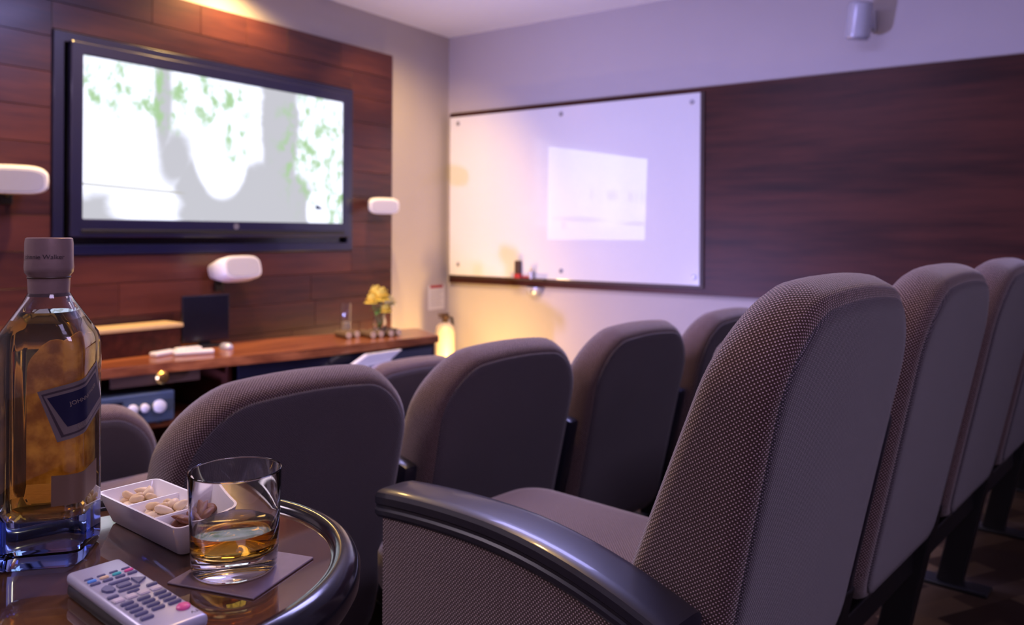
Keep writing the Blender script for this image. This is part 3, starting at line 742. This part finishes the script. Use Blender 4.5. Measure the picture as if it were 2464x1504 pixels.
row((1.373, .177), 6, .395, [0, 84],
    ['brown tweed cinema chair with black armrest and lowered seat beside the round table'] + ['brown tweed tip-up cinema chair, %s in the row starting beside round table' % o for o in ordn[1:]], 'near row of cinema chairs')
row((1.203, 1.066), 4, .197, [15],
    ['grey-brown cinema chair behind the round table, first of the middle row'] + ['grey-brown cinema chair, %s along the middle row from the round table' % o for o in ordn[1:4]], 'middle row of cinema chairs')
row((1.162, 1.897), 3, .02, [15],
    ['grey-brown cinema chair in the row by the counter, behind the amber bottle'] + ['grey-brown cinema chair, %s along the row by the counter' % o for o in ordn[1:3]], 'front row of cinema chairs by the counter')

# ================================================================ ROUND TABLE
TZ = 1.069; TC = Vector((.391, .707, 0)); RI = .187
tb = tag(empty('round_table', (TC.x, TC.y, .395)), 'small round dark table with glossy raised rim, carrying drinks', 'table')
th = TZ-.395
obj('tabletop', lathe([(RI+.004, th-.022), (RI+.004, th)], 72), 'tabletop', tb)
prof = [(RI, th-.02), (RI, th+.001), (RI+.003, th+.006), (RI+.009, th+.009), (RI+.017, th+.008), (RI+.024, th+.002), (RI+.028, th-.008), (RI+.027, th-.022), (RI+.020, th-.034), (RI+.008, th-.040), (RI, th-.036)]
bm = bmesh.new(); n = 96
R_ = [[bm.verts.new((r_*math.cos(2*PI*i/n), r_*math.sin(2*PI*i/n), z)) for i in range(n)] for r_, z in prof]
for a, b_ in zip(R_, R_[1:] + R_[:1]):
    for i in range(n): bm.faces.new((a[i], a[(i+1) % n], b_[(i+1) % n], b_[i]))
obj('rim', bm, 'rim', tb, True, angle=180)
obj('column', lathe([(.035, .02), (.028, .10), (.026, th-.12), (.045, th-.05), (.09, th-.030), (.09, th-.022)], 32), 'rim', tb, True)
obj('foot', lathe([(.16, 0), (.165, .008), (.15, .018), (.04, .028)], 48), 'rim', tb, True)

# ---- bottle
BW = .0395
def bsec(hw, ch, z, n_=5):
    pts = []
    for q in range(4):
        a0 = q*90; ca = rad(a0)
        # rounded corner
        cx, cyy = (hw-ch), (hw-ch)
        for i in range(n_+1):
            a = rad(90*i/n_)
            x, y = cx + ch*math.cos(a), cyy + ch*math.sin(a)
            pts.append((x*math.cos(ca)-y*math.sin(ca), x*math.sin(ca)+y*math.cos(ca), z))
    return pts
bang = math.atan2(.842, .387)           # direction from the camera to the bottle, in plan
bot = tag(empty('whisky_bottle', (.372, .803, TZ+.0003), bang - rad(90) + rad(-17)), 'square amber whisky bottle with slanted navy label on the round table', 'bottle')
outer = [(.0355, .012, 0), (.0385, .013, .003), (BW, .013, .010), (BW, .013, .200), (.0375, .014, .211), (.030, .016, .226), (.0215, .0185, .243), (.0175, .0173, .252), (.0165, .0163, .262)]
inner = [(.0145, .0143, .262), (.0150, .0148, .251), (.0185, .0165, .243), (.0265, .015, .227), (.0335, .013, .211), (.0345, .012, .200), (.0345, .012, .052), (.031, .014, .044), (.022, .012, .041)]
M['bottle'] = glass('bottle_glass', (.97, .99, 1), 1.47, absorb=(.05, .35, 1.0), density=14)
obj('glass', loft([bsec(*s) for s in outer+inner]), 'bottle', bot, True, angle=25)
M['whisky'] = glass('whisky_liquid', (1, 1, 1), 1.35, absorb=(1.0, .74, .0), density=40)
liq = [(.0222, .0122, .0408), (.0312, .0142, .0438), (.0347, .0122, .052), (.0347, .0122, .200), (.0337, .0132, .211), (.0290, .0146, .222), (.0232, .0157, .2335)]
obj('whisky', loft([bsec(*s) for s in liq]), 'whisky', bot, True, angle=25)
M['foil'] = plain('capsule_foil', (.25, .17, .17), .38, metal=.35, var=.12, scale=120)
cap = obj('cap', lathe([(.0172, .248), (.0176, .252), (.0180, .262), (.0182, .268), (.0206, .271), (.0212, .276), (.0208, .283), (.0206, .299), (.0200, .3035), (.0185, .3045)], 40), 'foil', bot, True)
obj('seam', lathe([(.0183, .2655), (.0188, .2665), (.0183, .2675)], 40, False, False), 'brown', cap, True)
M['ink'] = plain('dark_ink', (.035, .02, .03), .6)
tm = textmesh('Johnnie Walker', .0062, 'capsule_script', 'ink')
for v_ in tm.vertices:
    a = -PI/2 + v_.co.x/.0212; z = .2862 + v_.co.y
    v_.co = Vector((.02135*math.cos(a), .02135*math.sin(a), z))
obj('script', tm, None, cap)
# back label glows through the liquid
mt, nt, b = mat('back_label'); nt.nodes.remove(b)
df = N(nt, 'ShaderNodeBsdfDiffuse'); tl = N(nt, 'ShaderNodeBsdfTranslucent'); mxs = N(nt, 'ShaderNodeMixShader'); mxs.inputs[0].default_value = .55
nf = smooth(nt, noise(nt, coord(nt), 45, 5, .65), .35, .7)
cc = mix(nt, nf, (.62, .48, .30), (1.0, .92, .75)); L(nt, cc, df.inputs[0]); L(nt, cc, tl.inputs[0])
L(nt, df.outputs[0], mxs.inputs[1]); L(nt, tl.outputs[0], mxs.inputs[2]); L(nt, mxs.outputs[0], nt.nodes['Material Output'].inputs[0]); M['backlabel'] = mt
arch = [(-.024, .062), (.024, .062), (.024, .172)] + [(.024*math.cos(rad(a)), .172+.024*math.sin(rad(a))) for a in range(15, 180, 15)] + [(-.024, .172)]
obj('back_label', loft([[(x, BW+.0004, z) for x, z in arch], [(x, BW+.0008, z) for x, z in arch]]), 'backlabel', bot)
# slanted navy label wrapping the right front corner: a = distance around the corner, b = height
CH = .013
def wrap(a, h, off):
    r_ = CH*PI/2
    f = BW + off
    if a < -r_/2:  # front face (y = -BW)
        return (BW-CH + (a + r_/2), -f, h)
    if a > r_/2: return (f, -(BW-CH) + (a - r_/2), h)
    an = rad(-90) + (a + r_/2)/r_*PI/2
    return (BW-CH + (CH+off)*math.cos(an), -(BW-CH) + (CH+off)*math.sin(an), h)
def lab(c, off, name, material, par, n_=26):
    LT, LB, RB, RT = c
    R0, R1 = [], []
    for i in range(n_+1):
        s = i/n_
        pts = []
        for j in range(7):
            t_ = j/6
            a = (LB[0]*(1-t_)+LT[0]*t_)*(1-s) + (RB[0]*(1-t_)+RT[0]*t_)*s
            h = (LB[1]*(1-t_)+LT[1]*t_)*(1-s) + (RB[1]*(1-t_)+RT[1]*t_)*s
            pts.append((a, h))
        R0.append(pts)
    bm = bmesh.new()
    F = [[bm.verts.new(wrap(a, h, off)) for a, h in r_] for r_ in R0]; K = [[bm.verts.new(wrap(a, h, off-.00025)) for a, h in r_] for r_ in R0]
    for i in range(n_):
        for j in range(6):
            bm.faces.new((F[i][j], F[i+1][j], F[i+1][j+1], F[i][j+1])); bm.faces.new((K[i][j], K[i][j+1], K[i+1][j+1], K[i+1][j]))
    return obj(name, bm, material, par, True, angle=180)
M['labelgold'] = plain('label_border', (.13, .10, .10), .55); M['navy'] = plain('label_navy', (.007, .006, .034), .55, spec=.25); M['goldink'] = plain('gold_ink', (.22, .17, .14), .5)
SL = .25
def para(a0, a1, h0, h1): # slanted label: left/right edges lean
    return ((a0, h1+SL*a0), (a0+.017, h0+SL*(a0+.017)), (a1+.017, h0+SL*(a1+.017)), (a1, h1+SL*a1))
lb = lab(para(-.034, .046, .121, .172), .0006, 'front_label', 'labelgold', bot)
lab(para(-.0305, .0425, .1245, .1685), .0009, 'label_line', 'ink', lb); lab(para(-.0285, .0405, .1265, .1665), .0012, 'label_ground', 'labelgold', lb)
lab(para(-.0255, .0375, .1330, .1640), .0015, 'label_field', 'navy', lb)
def wtext(s, size, a0, h0, name):
    tm = textmesh(s, size, name, 'goldink'); an = math.atan(SL)
    for v_ in tm.vertices:
        x, y = v_.co.x, v_.co.y
        v_.co = Vector(wrap(a0 + x*math.cos(an) - y*math.sin(an), h0 + SL*a0 + x*math.sin(an) + y*math.cos(an), .0018))
    return obj('lettering', tm, None, lb)
wtext('JOHNNIE WALKER', .0052, .014, .1535, 'label_text'); wtext('BLUE LABEL', .0050, .012, .1295, 'label_text2')
obj('strip_label', lab(((-.030, .082), (-.030, .064), (.050, .064), (.050, .082)), .0006, 'strip_label', plain('strip_brown', (.16, .08, .05), .5), bot).data, None, bot) if False else lab(((-.022, .086), (-.022, .058), (.046, .062), (.046, .088)), .0006, 'strip_label', plain('strip_brown', (.13, .075, .05), .5), bot)

# ---- coaster and tumbler
cst = Matrix.Rotation(rad(16), 4, 'Z')
M['leather'] = plain('coaster_leather', (.17, .12, .15), .5, var=.2, scale=80)
co = tag(obj('coaster', box(-.0455, .0455, -.0455, .0455, 0, .002, .0006, 1), 'leather', loc=(.458, .6195, TZ), rot=(0, 0, rad(16))), 'thin square purple-grey coaster under the tumbler', 'coaster')
GX, GY, GZ = .453, .625, TZ+.0022
gl_ = tag(empty('tumbler', (GX, GY, GZ)), 'clear tumbler with a little whisky on the square coaster', 'glass')
M['tumbler'] = glass('tumbler_glass', (1, 1, 1), 1.5)
po_ = [(.030, 0), (.0355, .0015), (.0375, .005), (.0385, .020), (.0400, .060), (.0410, .0905), (.0408, .0918), (.0402, .0922)]
pi_ = [(.0396, .0918), (.0393, .0905), (.0383, .060), (.0370, .028), (.0350, .022), (.030, .0185), (.022, .0195), (.013, .0255), (.006, .0285), (.001, .0292)]
bm = lathe(po_+pi_, 64)
obj('glass', bm, 'tumbler', gl_, True, angle=60)
M['dram'] = glass('whisky_dram', (1, 1, 1), 1.35, absorb=(1.0, .80, .0), density=90)
pl = [(.001, .0290), (.006, .0283), (.013, .0253), (.022, .0193), (.030, .0183), (.0351, .0218), (.0371, .0278), (.0377, .0400), (.0370, .0398)]
obj('whisky', lathe(pl, 64), 'dram', gl_, True, angle=40)

# ---- remote control
rm = tag(empty('remote_control', (.352, .617, TZ), math.atan2(-.150, -.016) - rad(-90) + 0), 'silver television remote with coloured buttons and a red key on round table', 'remote control')
# local: +y = far end, -y = near end
rm.rotation_euler = (0, 0, rad(-6))
M['remsilver'] = plain('remote_silver', (.42, .42, .55), .34, metal=.3, var=.03)
M['btn'] = plain('button_grey', (.11, .11, .22), .4); M['btnl'] = plain('button_pale', (.52, .47, .56), .45)
for nm, c in (('bblue', (.10, .30, .75)), ('byel', (.75, .55, .35)), ('bgrn', (.05, .45, .45)), ('bred', (.70, .10, .30))): M[nm] = plain(nm, c, .4)
RL, RW = .158, .0445
obj('lower_shell', box(-RW/2, RW/2, -RL/2, RL/2, .0, .012, .004, 2), 'black', rm, True)
obj('top_shell', box(-RW/2-.0005, RW/2+.0005, -RL/2-.0005, RL/2+.0005, .010, .0205, .0045, 3), 'remsilver', rm, True)
def btn(x, y, wx, wy, m_, h=.0022, name='button', bev=.0008):
    obj(name, box(-wx/2, wx/2, -wy/2, wy/2, 0, h, bev, 1), m_, rm, loc=(x, y, .0200))
cols4 = [-.0150, -.0050, .0050, .0150]
for i, x in enumerate(cols4):
    btn(x, .050, .0072, .0030, 'btn', .0016)
    btn(x, .0435, .0072, .0034, ('bblue', 'byel', 'bgrn', 'bred')[i])
    btn(x, .0365, .0080, .0036, 'btn')
btn(0, .0265, .017, .0038, 'btn', name='up_key'); btn(0, .0175, .0105, .0075, 'btn', name='centre_key'); btn(0, .0080, .017, .0038, 'btn', name='down_key')
def keypoly(poly, name):
    bm = loft([[(x, y, 0) for x, y in poly], [(x*.94+(sum(p[0] for p in poly)/len(poly))*.06, y*.94+(sum(p[1] for p in poly)/len(poly))*.06, .0024) for x, y in poly]])
    obj(name, bm, 'btn', rm, loc=(0, 0, .0200))
keypoly([(-.0085, .0225), (-.0120, .0250), (-.0165, .0215), (-.0175, .0175), (-.0160, .0125), (-.0115, .0100), (-.0085, .0125)], 'left_key')
keypoly([(.0085, .0100), (.0085, .0250), (.0180, .0175)], 'right_key')
for x in (-.0155, .0155): btn(x, .0015, .0085, .0042, 'btn')
btn(0, .0005, .0095, .0036, 'btn')
for x in cols4: btn(x, -.0075, .0085, .0080, 'btnl', .0020, bev=.0010)
for r_ in range(4):
    for x in (-.0130, 0, .0130): btn(x, -.0185-.0082*r_, .0098, .0042, 'btn', .0026)
btn(-.0130, -.0525, .0098, .0045, 'btn', .0026)
obj('power_key', lathe([(.0052, 0), (.0052, .0020), (.0040, .0032), (.0012, .0036)], 20), 'bred', rm, True, loc=(.0135, -.0560, .0200))
obj('lettering', textmesh('TV', .0055, 'remote_mark', 'ink'), None, rm, loc=(.0165, -.0680, .02062), rot=(0, 0, rad(180)))

# ---- snack dish with three wells
DCX, DCY, DRZ = .470, .764, rad(0)
dv = Vector((.497-.446, .684-.848)).normalized()     # long axis
ang = math.atan2(dv.y, dv.x) + rad(0)
dish = tag(empty('snack_dish', (DCX, DCY, TZ+.0004), rad(-94)), 'white porcelain dish with three wells of nuts on the round table', 'dish')
DL, DW, DH = .168, .068, .032
def rr(hx, hy, r_, z, k=5):
    pts = []
    for cx, cyy, a0 in ((hx-r_, hy-r_, 0), (-hx+r_, hy-r_, 90), (-hx+r_, -hy+r_, 180), (hx-r_, -hy+r_, 270)):
        for i in range(k+1):
            a = rad(a0+90*i/k); pts.append((cx+r_*math.cos(a), cyy+r_*math.sin(a), z))
    return pts
bm = loft([rr(DL/2-.014, DW/2-.014, .006, 0), rr(DL/2-.011, DW/2-.011, .007, .002), rr(DL/2-.001, DW/2-.001, .008, DH-.002), rr(DL/2-.0005, DW/2-.0005, .008, DH), rr(DL/2-.003, DW/2-.003, .006, DH),
           rr(DL/2-.0045, DW/2-.0045, .006, DH-.003), rr(DL/2-.013, DW/2-.013, .005, .009), rr(DL/2-.017, DW/2-.017, .004, .0065)])
obj('tray', bm, 'porcelain', dish, True, angle=50)
for x in (-DL/6, DL/6):
    obj('divider', loft([[(x+a*s, b_*(DW/2-.0045-.006*(1-q)), z) for a, b_ in ((-1, -1), (1, -1), (1, 1), (-1, 1))] for s, z, q in ((.0035, .006, 0), (.0022, DH-.006, 1), (.0012, DH-.004, 1))]), 'porcelain', dish)
# nuts
M['peanut'] = plain('peanut', (.68, .49, .26), .5, var=.25, scale=150); M['almond'] = plain('almond', (.20, .07, .035), .55, var=.35, scale=200); M['cashew'] = plain('cashew', (.78, .62, .40), .45, var=.12, scale=120)
def nutmesh(kind):
    rings = []; n_ = 10
    for j in range(9):
        u_ = -1 + 2*j/8; u_ = max(-.985, min(.985, u_))
        if kind == 'peanut': r_ = math.sqrt(1-u_*u_)*.0046*(1-.12*math.cos(u_*PI)); x = u_*.0075; yo = 0; zs = .95
        elif kind == 'almond': r_ = (1-u_*u_)**.75*.0062*(1-.25*u_); x = u_*.0115; yo = 0; zs = .55
        else: r_ = math.sqrt(1-u_*u_)*.0048*(1.05+.2*u_); x = u_*.0095; yo = .0050*u_*u_; zs = .9
        rings.append([(x, yo + r_*math.cos(2*PI*k/n_), zs*r_*math.sin(2*PI*k/n_)) for k in range(n_)])
    return mesh(loft(rings), kind, kind, True, False, 180)
NM = {k: nutmesh(k) for k in ('peanut', 'almond', 'cashew')}
dm = Matrix.Translation((DCX, DCY, TZ+.0004)) @ Matrix.Rotation(rad(-94), 4, 'Z')
wells = [(-DL/3+.002, 'peanut', 'cashew', 'roasted peanut heaped in the dish well farthest from the tumbler', 'pale cashew nut in the dish well farthest from the tumbler', 'nuts in the far well of the dish'),
         (0, 'cashew', 'peanut', 'pale cashew nut in the middle well of the white dish', 'roasted peanut in the middle well of the white dish', 'nuts in the middle well of the dish'),
         (DL/3-.002, 'almond', 'almond', 'brown almond in the dish well behind the tumbler', 'brown almond in the dish well behind the tumbler', 'almonds in the near well of the dish')]
for cx, k1, k2, l1, l2, grp in wells:
    lay = 0
    for lz, cnt, hx, hy in ((.0130, 11, .015, .020), (.0195, 10, .015, .019), (.0255, 6, .011, .014)):
        for i in range(cnt):
            kk, ll = (k1, l1) if random.random() < .68 else (k2, l2)
            cols_ = 3; gx = (i % cols_ - 1)*hx*.85 + random.uniform(-.0025, .0025); gy = ((i//cols_) - (cnt/cols_-1)/2)*hy*2/(max(1, cnt/cols_-.4))*.75 + random.uniform(-.003, .003)
            gx = max(-.0165, min(.0165, gx)); gy = max(-.019, min(.019, gy))
            if kk == 'almond': gx = max(-.012, min(.012, gx))
            p = dm @ Vector((cx+gx, gy, lz + random.uniform(-.001, .002)))
            o = obj({'peanut': 'peanut', 'almond': 'almond', 'cashew': 'cashew_nut'}[kk], NM[kk], None, loc=p, rot=(random.uniform(-.5, .5), random.uniform(-.5, .5), random.uniform(0, 6.28)))
            tag(o, ll, 'nut', grp)
